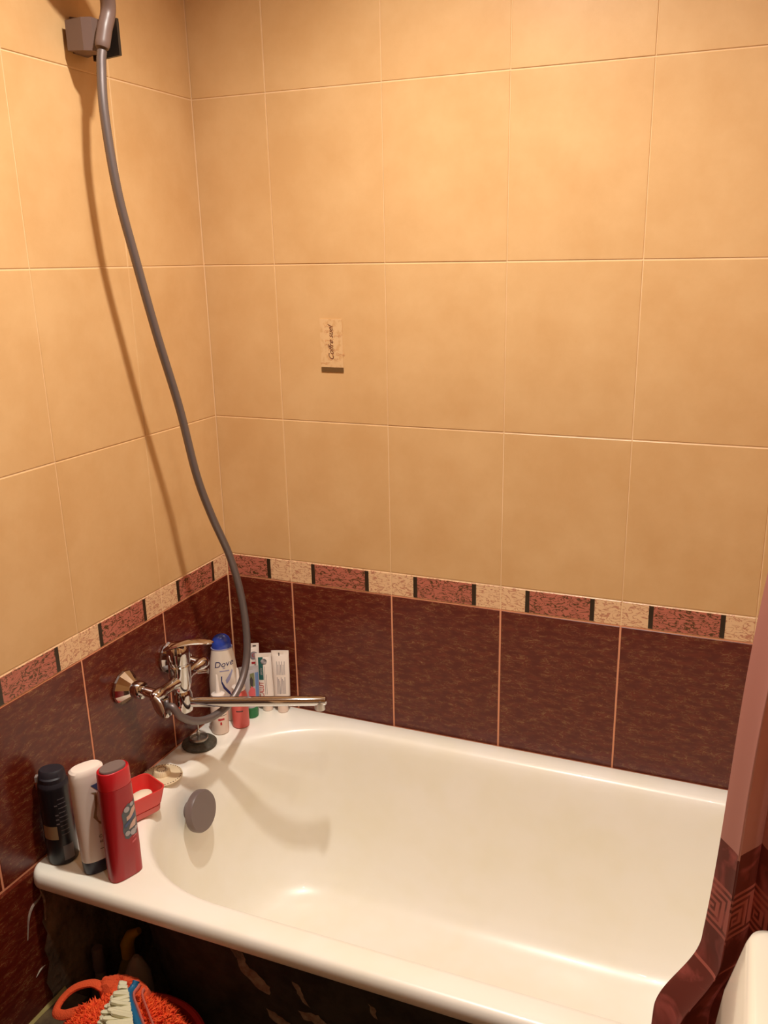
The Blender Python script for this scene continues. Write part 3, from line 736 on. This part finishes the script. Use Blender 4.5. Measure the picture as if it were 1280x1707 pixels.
mb = MB(); text(mb, 'Dove', 0.0200, f, 0.000, 0.1480, rot=0.10, shear=0.3, sx=1.0); mb.build('blue_lettering', 'blue_ink', t)
mb = MB(); patch(mb, f, rect(-0.010, 0.012, 0.130, 0.1325)); patch(mb, f, rect(-0.002, 0.003, 0.1375, 0.1395)); patch(mb, f, [(0.002,0.108),(0.016,0.128),(0.018,0.134),(0.020,0.128),(0.012,0.108),(0.004,0.098)])
mb.build('pale_print', 'blue_pale', t)
mb = MB(); patch(mb, f, [(-0.008,0.118),(-0.005,0.119),(-0.006,0.106),(0.000,0.092),(0.010,0.078),(0.014,0.066),(0.008,0.072),(-0.004,0.088),(-0.008,0.102)]); mb.build('blue_swoosh', 'blue_ink', t)
MB().lathe([(0.006, 0.181), (0.0245, 0.181), (0.0245, 0.184), (0.006, 0.184)], 40, Matrix.Diagonal((1, 0.74, 1, 1))).build('cap_seam', 'blue_pale', t)

def nozzle_bottle(label, loc, bodym, capm, rz, r=0.0195, h=0.088, tall=0.143):
    t = thing('nozzle_bottle', label, 'bottle', loc, rz, 'small bottles with pointed nozzles')
    secs = [(0.0, r-0.003, r-0.003, 2), (0.002, r-0.0005, r-0.0005, 2), (0.006, r, r, 2), (h-0.020, r, r, 2), (h-0.008, r*0.86, r*0.86, 2), (h, r*0.55, r*0.55, 2)]
    loft(MB(), secs).build('bottle_body', bodym, t)
    MB().lathe([(r*0.52, h), (r*0.76, h+0.001), (r*0.80, h+0.003), (r*0.78, h+0.008), (r*0.36, h+0.0115), (0.0050, h+0.015), (0.0030, tall-0.004), (0.0018, tall)], 24).build('nozzle_cap', capm, t)
    return t, surf(secs)
t, f = nozzle_bottle('small milky white nozzle bottle in front of the tall shampoo', (0.0600, -0.1650, RT), 'cork_white', 'white', math.radians(35))
mb = MB(); patch(mb, f, rect(-0.004, 0.010, 0.037, 0.042)); patch(mb, f, rect(0.0, 0.004, 0.026, 0.033)); mb.build('red_marks', 'print_red', t)
mb = MB(); patch(mb, f, rect(-0.002, 0.016, 0.048, 0.0492)); mb.build('fill_line', 'print_dark', t)
t, f = nozzle_bottle('small coral pink nozzle bottle to the right of the milky one', (0.0890, -0.1240, RT), 'pink', 'white', math.radians(35), h=0.092, tall=0.146)
mb = MB(); patch(mb, f, rect(-0.010, 0.006, 0.044, 0.0462)); mb.build('fill_line', 'print_dark', t)

def tube_thing(label, loc, rz, w_, h, capm, bodym='white', tilt=0.0, capr=0.0125, caph=0.022, crimp=True, th=0.0125):
    """toothpaste-like tube standing on its cap"""
    t = thing('toothpaste_tube', label, 'tube', loc, rz, 'tubes standing on their caps in the far corner'); t.rotation_euler = (tilt, 0, rz)
    MB().lathe([(capr-0.001, 0.0), (capr, 0.001), (capr, caph-0.001), (capr*0.9, caph)], 28).build('cap', capm, t)
    secs = [(caph+0.0003, capr*0.95, capr*0.9, 2.0), (caph+0.008, w_*0.86, th, 2.2), (caph+0.02, w_*0.92, th*0.96, 2.2), (h*0.6, w_*0.98, th*0.62, 2.2), (h-0.012, w_, 0.0032, 2.4), (h-0.010, w_*1.01, 0.0016, 3), (h, w_*1.01, 0.0014, 3)]
    loft(MB(), secs).build('tube_body', bodym, t)
    return t, surf(secs)
# back tube with red C
t, f = tube_thing('white tube with a grey ring mark behind the kids tube and hose', (0.0700, -0.0290, RT), math.radians(30), 0.0175, 0.163, 'white')
mb = MB(); mb.lathe([(0.0085, 0), (0.0100, 0), (0.0100, 0.0002), (0.0085, 0.0002)], 28); v2 = [f(p[0]+0.004, p[1]+0.134, 0.0006) for p in mb.v]; mb.v = v2; mb.build('ring_print', 'print_grey', t)
mb = MB(); text(mb, 'C', 0.013, f, 0.004, 0.134, eps=0.0007); patch(mb, f, rect(-0.002, 0.012, 0.113, 0.118)); mb.build('red_print', 'print_red', t)
mb = MB(); patch(mb, f, rect(0.003, 0.011, 0.156, 0.159)); mb.build('batch_mark', 'print_dark', t)
# kids tube, green cap
t, f = tube_thing('colourful blue and pink tube with green cap behind the pink nozzle bottle', (0.0880, -0.0760, RT), math.radians(34), 0.0225, 0.128, 'green', 'print_silver', capr=0.0165, caph=0.026)
mb = MB(); patch(mb, f, [(-0.021,0.095),(-0.008,0.098),(-0.004,0.106),(-0.010,0.112),(-0.022,0.110)]); patch(mb, f, [(0.000,0.075),(0.012,0.080),(0.012,0.112),(0.002,0.110)]); mb.build('olive_print', 'olive', t)
mb = MB(); patch(mb, f, [(0.013,0.035),(0.0195,0.035),(0.022,0.112),(0.014,0.112)], eps=0.0006); mb.build('blue_print', 'blue_mid', t)
mb = MB(); patch(mb, f, [(-0.002,0.04),(0.012,0.04),(0.012,0.072),(0.004,0.080),(-0.004,0.066)], eps=0.0006); mb.build('pink_print', 'pink_print', t)
mb = MB(); patch(mb, f, [(0.002,0.082),(0.007,0.078),(0.009,0.094),(0.005,0.104),(0.001,0.096)], eps=0.0009); mb.build('dark_figure', 'print_dark', t)
# tube with teal panel and red lettering
t, f = tube_thing('white toothpaste tube with teal panel and red vertical lettering', (0.1090, -0.0350, RT), math.radians(26), 0.0230, 0.147, 'cork_white', th=0.013)
mb = MB(); patch(mb, f, rect(-0.016, -0.005, 0.082, 0.138)); mb.build('teal_panel', 'print_teal', t)
mb = MB(); mb.lathe([(0.0001, 0), (0.0072, 0), (0.0072, 0.0002), (0.0001, 0.0002)], 28); mb.v = [f(p[0]-0.003, p[1]+0.1275, 0.0009) for p in mb.v]; mb.build('silver_seal', 'print_silver', t)
mb = MB(); text(mb, 'LACALUT', 0.0160, f, -0.0105, 0.0500, rot=PI/2, eps=0.0006, sx=0.78); mb.build('red_lettering', 'print_red', t)
mb = MB(); text(mb, 'aktiv', 0.0095, f, -0.0105, 0.103, rot=PI/2, eps=0.0008)
mb.build('pale_lettering', 'print_silver', t)
mb = MB()
for k in range(2): patch(mb, f, rect(-0.0025+k*0.0035, -0.0015+k*0.0035, 0.045, 0.095+0.02*(1-k)))
mb.build('fine_print', 'print_grey', t)
# plain tube, grey small print
t, f = tube_thing('white tube with grey small print, rightmost in the far corner', (0.1480, -0.0300, RT), math.radians(20), 0.0205, 0.158, 'cork_white', th=0.0125)
mb = MB()
for k in range(7):
    patch(mb, f, rect(-0.009+0.003*k, -0.0076+0.003*k, 0.050, 0.092-0.004*(k % 3))); patch(mb, f, rect(-0.009+0.003*k, -0.0078+0.003*k, 0.098, 0.132-0.008*(k % 2)))
mb.build('fine_print', 'print_grey', t)
mb = MB(); patch(mb, f, rect(-0.0035, -0.0010, 0.146, 0.153)); mb.build('batch_mark', 'print_dark', t)

# ------------------------------------------------------------------ shower curtain
KEY = ["##############",
       "..............",
       "##############",
       "#............#",
       "#.##########.#",
       "#.#........#.#",
       "#.#.######.#.#",
       "#.#.#....#.#.#",
       "#.#.#.##.#.#.#",
       "#.#.#.#..#.#.#",
       "#.#.#.####.#.#",
       "#.#.#......#.#",
       "###.########.#",
       "..............",
       "##############"]
def curtain():
    t = thing('shower_curtain', 'rose shower curtain with burgundy key-pattern hem bunched at the right end of the bath', 'shower curtain', (1.30, -0.745, 0.35))
    # plan path of the gathered cloth: deep pleats
    base = []
    NP = 1400
    for i in range(NP):
        u = i/(NP-1); x = 1.134 + 0.345*u
        ph = 2*PI*(u*6.2) + 2.6
        base.append((x + 0.006*math.sin(2*ph), -0.752 + 0.024*math.sin(ph)*(1+0.15*math.sin(7*u)), u))
    Ls = [0]
    for a, b in zip(base, base[1:]): Ls.append(Ls[-1] + math.hypot(b[0]-a[0], b[1]-a[1]))
    tot = Ls[-1]; ds = 0.0030; ns = int(tot/ds); dz = 0.0042; z0 = 0.34; nz = int((2.08-z0)/dz)
    prof = []; k = 0
    for i in range(ns+1):
        s_ = tot*i/ns
        while k < NP-2 and Ls[k+1] < s_: k += 1
        f_ = (s_-Ls[k])/max(Ls[k+1]-Ls[k], 1e-9); a, b = base[k], base[k+1]
        prof.append((a[0]+(b[0]-a[0])*f_, a[1]+(b[1]-a[1])*f_, a[2]+(b[2]-a[2])*f_, s_))
    vs = []; 
    for j in range(nz+1):
        z = z0 + dz*j
        # silhouette of the free edge: flares a little above, swings into the bath below
        if z > 0.83: sh_ = 0.034*min(1, (z-0.83)/0.47)
        else:
            q_ = min(1, (0.83-z)/0.13); sh_ = -0.045*(3*q_*q_-2*q_**3)
        for x, y, u, s_ in prof:
            fall = (1-u)**2
            amp = 1.0 - 0.25*max(0, min(1, (z-1.0)))
            vs.append((x + sh_*fall + 0.004*math.sin(z*9+u*11)*(1-u), -0.752 + (y+0.752)*amp - 0.004*math.sin(z*6+3*u), z))
    n1 = ns+1; fs = []; mi = []
    zt = 0.968; zk1 = 0.915; kh = 0.0043
    for j in range(nz):
        z = z0 + dz*(j+0.5)
        for i in range(ns):
            s_ = tot*(i+0.5)/ns; a = j*n1+i
            fs.append((a, a+1, a+n1+1, a+n1))
            if z > zt: c_ = 0
            else:
                c_ = 1
                r_ = int((zk1 - z)/kh)
                if 0 <= zk1 - z and r_ < 15:
                    if KEY[r_][int(s_/kh + 6) % 14] == '#': c_ = 2
                if abs(z-0.800) < 0.003: c_ = 2
            mi.append(c_)
    mb = MB(); mb.add(vs, fs); mb.mi = mi
    me = bpy.data.meshes.new('cloth'); L0 = t.location
    me.from_pydata([(a-L0[0], b-L0[1], c-L0[2]) for a, b, c in vs], [], fs)
    for n_ in ('curtain_pale', 'curtain_dark', 'curtain_key'): me.materials.append(M[n_])
    me.polygons.foreach_set('material_index', mi); me.polygons.foreach_set('use_smooth', [True]*len(fs))
    uv = me.uv_layers.new(name='UVMap'); dat = []
    for f_ in fs:
        for v_ in f_: dat += [tot*(v_ % n1)/ns, dz*(v_//n1)]
    uv.data.foreach_set('uv', dat)
    o = bpy.data.objects.new('cloth', me); COL.objects.link(o); o.parent = t
    for k in range(6):
        xx = 1.175 + 0.055*k
        rg = MB(); n = 24
        rg.tube([(xx, -0.752+0.022*math.cos(2*PI*i/n), 2.088+0.022*math.sin(2*PI*i/n)) for i in range(n+1)], 0.002, 8)
        rg.build('curtain_ring', 'chrome', t, world=True)
curtain()
rod = MB().tube([(0.0005, -0.752, 2.100), (RX-0.0005, -0.752, 2.100)], 0.010, 16).build('curtain_rod', 'chrome_dull')
tag(rod, 'straight metal rod holding the shower curtain above the bath', 'curtain rod')

# ------------------------------------------------------------------ washbasin (lower right)
t = thing('washbasin', 'white washbasin corner in front of the curtain at the lower right', 'washbasin', (1.345, -1.03, 0.70))
def wb_ring(x0, x1, y0, y1, r, z): return rrect(x0, x1, y0, y1, r, r, z, 8)
mb = MB()
rs = [wb_ring(1.230, 1.500, -1.20, -0.86, 0.10, 0.720), wb_ring(1.175, 1.503, -1.24, -0.80, 0.08, 0.742), wb_ring(1.153, 1.504, -1.25, -0.79, 0.045, 0.780), wb_ring(1.160, 1.504, -1.25, -0.788, 0.035, 0.830),
      wb_ring(1.177, 1.504, -1.25, -0.785, 0.022, 0.888), wb_ring(1.181, 1.504, -1.246, -0.787, 0.020, 0.898), wb_ring(1.188, 1.500, -1.240, -0.794, 0.018, 0.901),
      wb_ring(1.225, 1.480, -1.205, -0.90, 0.06, 0.899), wb_ring(1.232, 1.474, -1.198, -0.907, 0.06, 0.890), wb_ring(1.26, 1.45, -1.17, -0.93, 0.07, 0.810), wb_ring(1.30, 1.41, -1.12, -0.98, 0.05, 0.780)]
mb.rings(rs); mb.build('bowl', 'porcelain', t, world=True, angle=60)
MB().rings([sell(0.075, 0.085, 2.4, 28, 1.37, -1.03, 0.0), sell(0.055, 0.065, 2.4, 28, 1.37, -1.03, 0.2), sell(0.055, 0.065, 2.4, 28, 1.37, -1.03, 0.55), sell(0.075, 0.085, 2.4, 28, 1.37, -1.03, 0.722)]).build('pedestal', 'porcelain', t, world=True)

# ------------------------------------------------------------------ red bucket with rags
BX, BY, BR, BZ = 0.256, -0.800, 0.140, 0.350
t = thing('red_bucket', 'dark red plastic bucket under the bath edge holding an orange duster', 'bucket', (BX, BY, 0.0))
MB().lathe([(0.100, 0.0), (0.105, 0.004), (BR-0.006, BZ-0.012), (BR+0.004, BZ-0.010), (BR+0.005, BZ-0.003), (BR, BZ), (BR-0.007, BZ-0.002), (BR-0.010, BZ-0.014), (0.100, 0.006), (0.001, 0.005)], 56).build('bucket_wall', 'tub_red', t)
# chenille duster heaped in the bucket
dt = thing('chenille_duster', 'bright orange shaggy chenille duster heaped in the red bucket', 'duster', (BX-0.02, BY, 0.30))
NB, NR = 48, 22
def mound(a, q_):
    r = q_*0.121
    h = 0.094*(1-q_**2.8) + 0.012*mnoise.noise(Vector((math.cos(a)*q_*3, math.sin(a)*q_*3, 1.3)))
    return Vector((BX-0.004 + r*math.cos(a)*1.0, BY + r*math.sin(a), 0.335 + h))
mb = MB(); rr = []
for i in range(1, NR+1):
    q_ = i/NR; rr.append([tuple(mound(2*PI*j/NB, q_)) for j in range(NB)])
rr.append([tuple(Vector(p) + Vector((0, 0, -0.03))) for p in rr[-1]])
mb.rings(list(reversed(rr))); mb.build('pad', 'orange_cloth', dt, world=True)
mb = MB()
for k in range(7000):
    a = random.uniform(0, 2*PI); q_ = math.sqrt(random.random())*0.98
    # the near-left cuff stays knitted
    p = mound(a, q_)
    if p.x < BX-0.055 and p.y > BY+0.02 and random.random() < 0.75: continue
    out = Vector((math.cos(a)*q_, math.sin(a)*q_, 0.8)).normalized()
    d = (out + Vector((random.uniform(-.9,.9), random.uniform(-.9,.9), random.uniform(-.4,.5)))).normalized()
    l = random.uniform(0.007, 0.017); r = 0.0015
    s1_ = d.orthogonal().normalized()*r; s2_ = d.cross(s1_)
    mid = p + d*l*0.6 ; tip = p + d*l + Vector((random.uniform(-1,1), random.uniform(-1,1), -0.6))*0.003
    vs = [p+s1_, p-s1_*0.5+s2_*0.87, p-s1_*0.5-s2_*0.87, mid+s1_, mid-s1_*0.5+s2_*0.87, mid-s1_*0.5-s2_*0.87, tip]
    mb.add(vs, [(0,1,4,3),(1,2,5,4),(2,0,3,5),(3,4,6),(4,5,6),(5,3,6)])
o = mb.build('chenille_strands', 'orange', dt, world=True, smooth=False); o['kind'] = 'stuff'
# hanging loop at the left
lp = [(0.177,-0.733,0.407),(0.152,-0.733,0.410),(0.124,-0.745,0.402),(0.110,-0.763,0.390),(0.112,-0.783,0.382),(0.132,-0.788,0.386),(0.152,-0.783,0.394),(0.172,-0.773,0.400)]
MB().tube(bez(lp, 6), 0.0085, 10, flat=0.6).build('hanging_loop', 'orange_cloth', dt, world=True)
cf = []
for k, z in ((1.0,-0.015),(1.02,0.0),(0.9,0.010),(0.7,0.015),(0.4,0.018),(0.1,0.019)):
    cf.append([tuple(Vector((0.212,-0.722,0.404)) + Vector((0.052*k*math.cos(2*PI*j/48), 0.026*k*math.sin(2*PI*j/48), z + 0.005*mnoise.noise(Vector((j*0.7, k*6, 0)))))) for j in range(48)])
mb = MB(); mb.rings(cf); mb.build('knitted_cuff', 'orange_cloth', dt, world=True)

# scrubbing brush lying on the duster
def brush():
    b0 = Vector((0.2475, -0.745, 0.449)); axv = Vector((0.13, -0.13, -0.012)).normalized()      # towards the viewer
    t = thing('scrubbing_brush', 'white bristled scrubbing brush with blue back lying on the orange duster', 'brush', tuple(b0))
    side = -axv.cross(Vector((0, 0, 1))).normalized()    # bristles stand out on -side
    sp = [b0 + side*0.010 + Vector((0,0,0.006)), b0 + axv*0.008 + side*0.004, b0 + axv*0.022 - side*0.006, b0 + axv*0.06 - side*0.002, b0 + axv*0.12 + side*0.006, b0 + axv*0.20 + side*0.012]
    sp = bez([tuple(p) for p in sp], 6)
    MB().tube(sp, [0.0055]*4 + [0.0068]*(len(sp)-4), 12, flat=1.5).build('blue_back', 'brush_blue', t, world=True)
    MB().tube([p + side*0.0085 for p in sp[4:]], 0.0022, 8, flat=2.6).build('pink_edge', 'brush_pink', t, world=True)
    MB().tube([p + side*0.022 + Vector((0,0,-0.003)) for p in sp[9:]], 0.0020, 8, flat=2.6).build('pink_grip', 'brush_pink', t, world=True)
    mb = MB()
    for i in range(26):
        for k in range(5):
            p = b0 + axv*(0.008 + 0.0068*i + random.uniform(-.002, .002)) - side*0.006 + Vector((0, 0, -0.009 + 0.0055*k))
            ln = (0.056 + random.uniform(-.006, .004) - 0.004*k)*min(1, 0.30+i*0.10)
            d = (-side + Vector((0, 0, random.uniform(-.12, .30) + 0.07*k)) + axv*random.uniform(-.28,.22)).normalized()
            mid = p + d*ln*0.6 + axv*random.uniform(-.002,.002)
            mb.tube([p, mid, p+d*ln*0.93, p+d*ln], [0.0040, 0.0048, 0.0042, 0.0018], 6)
    mb.build('bristles', 'bristle', t, world=True)
brush()

# cleaner bottles standing in the dark under the bath
def under_bottle(label, loc, bodym, capm, r, h, kind):
    t = thing('cleaner_bottle', label, 'bottle', loc, random.uniform(0, 1))
    if kind == 'round':
        MB().lathe([(r-0.003, 0), (r, 0.003), (r, h*0.62), (r*0.85, h*0.72), (r*0.42, h*0.80), (r*0.40, h*0.84)], 32).build('bottle_body', bodym, t)
        MB().lathe([(r*0.46, h*0.84), (r*0.50, h*0.85), (r*0.48, h*0.985), (r*0.40, h)], 24).build('cap', capm, t)
    elif kind == 'duck':
        secs = [(0, r*1.1, r*0.6, 2.4), (0.004, r*1.2, r*0.7, 2.4), (h*0.55, r*1.2, r*0.7, 2.3), (h*0.75, r*0.8, r*0.55, 2.1), (h*0.84, r*0.38, r*0.38, 2)]
        loft(MB(), secs).build('bottle_body', bodym, t)
        MB().tube([(0,0,h*0.84),(0,0,h*0.91),(0.010,0,h*0.97),(0.028,0,h)], [r*0.42, r*0.44, r*0.36, r*0.22], 16).build('cap', capm, t)
    else:
        MB().lathe([(r-0.003, 0), (r, 0.003), (r, h*0.80), (r*0.9, h*0.90), (r*0.5, h*0.97), (r*0.2, h)], 32).build('bottle_body', bodym, t)
        MB().lathe([(r*1.0, h*0.60), (r*1.03, h*0.60), (r*1.03, h*0.64), (r*1.0, h*0.64)], 32).build('neck_band', capm, t)
for a in (('slim smoky bottle under the bath by the left wall', (0.038, -0.600, 0.0), 'smoke', 'grey_plastic', 0.024, 0.335, 'round'),
          ('olive yellow cleaner bottle with yellow cap under the bath', (0.100, -0.585, 0.0), 'yellow_dark', 'yellow', 0.030, 0.385, 'duck'),
          ('pale squat bottle under the bath beside the yellow capped one', (0.155, -0.625, 0.0), 'smoke', 'grey_plastic', 0.026, 0.375, 'dome'),
          ):
    under_bottle(*a)
MB().tube([(0.150, -0.40, 0.0), (0.140, -0.39, 0.14), (0.088, -0.360, 0.30), (0.070, -0.352, 0.46)], 0.014, 14).build('overflow_pipe', 'smoke', tub, world=True)
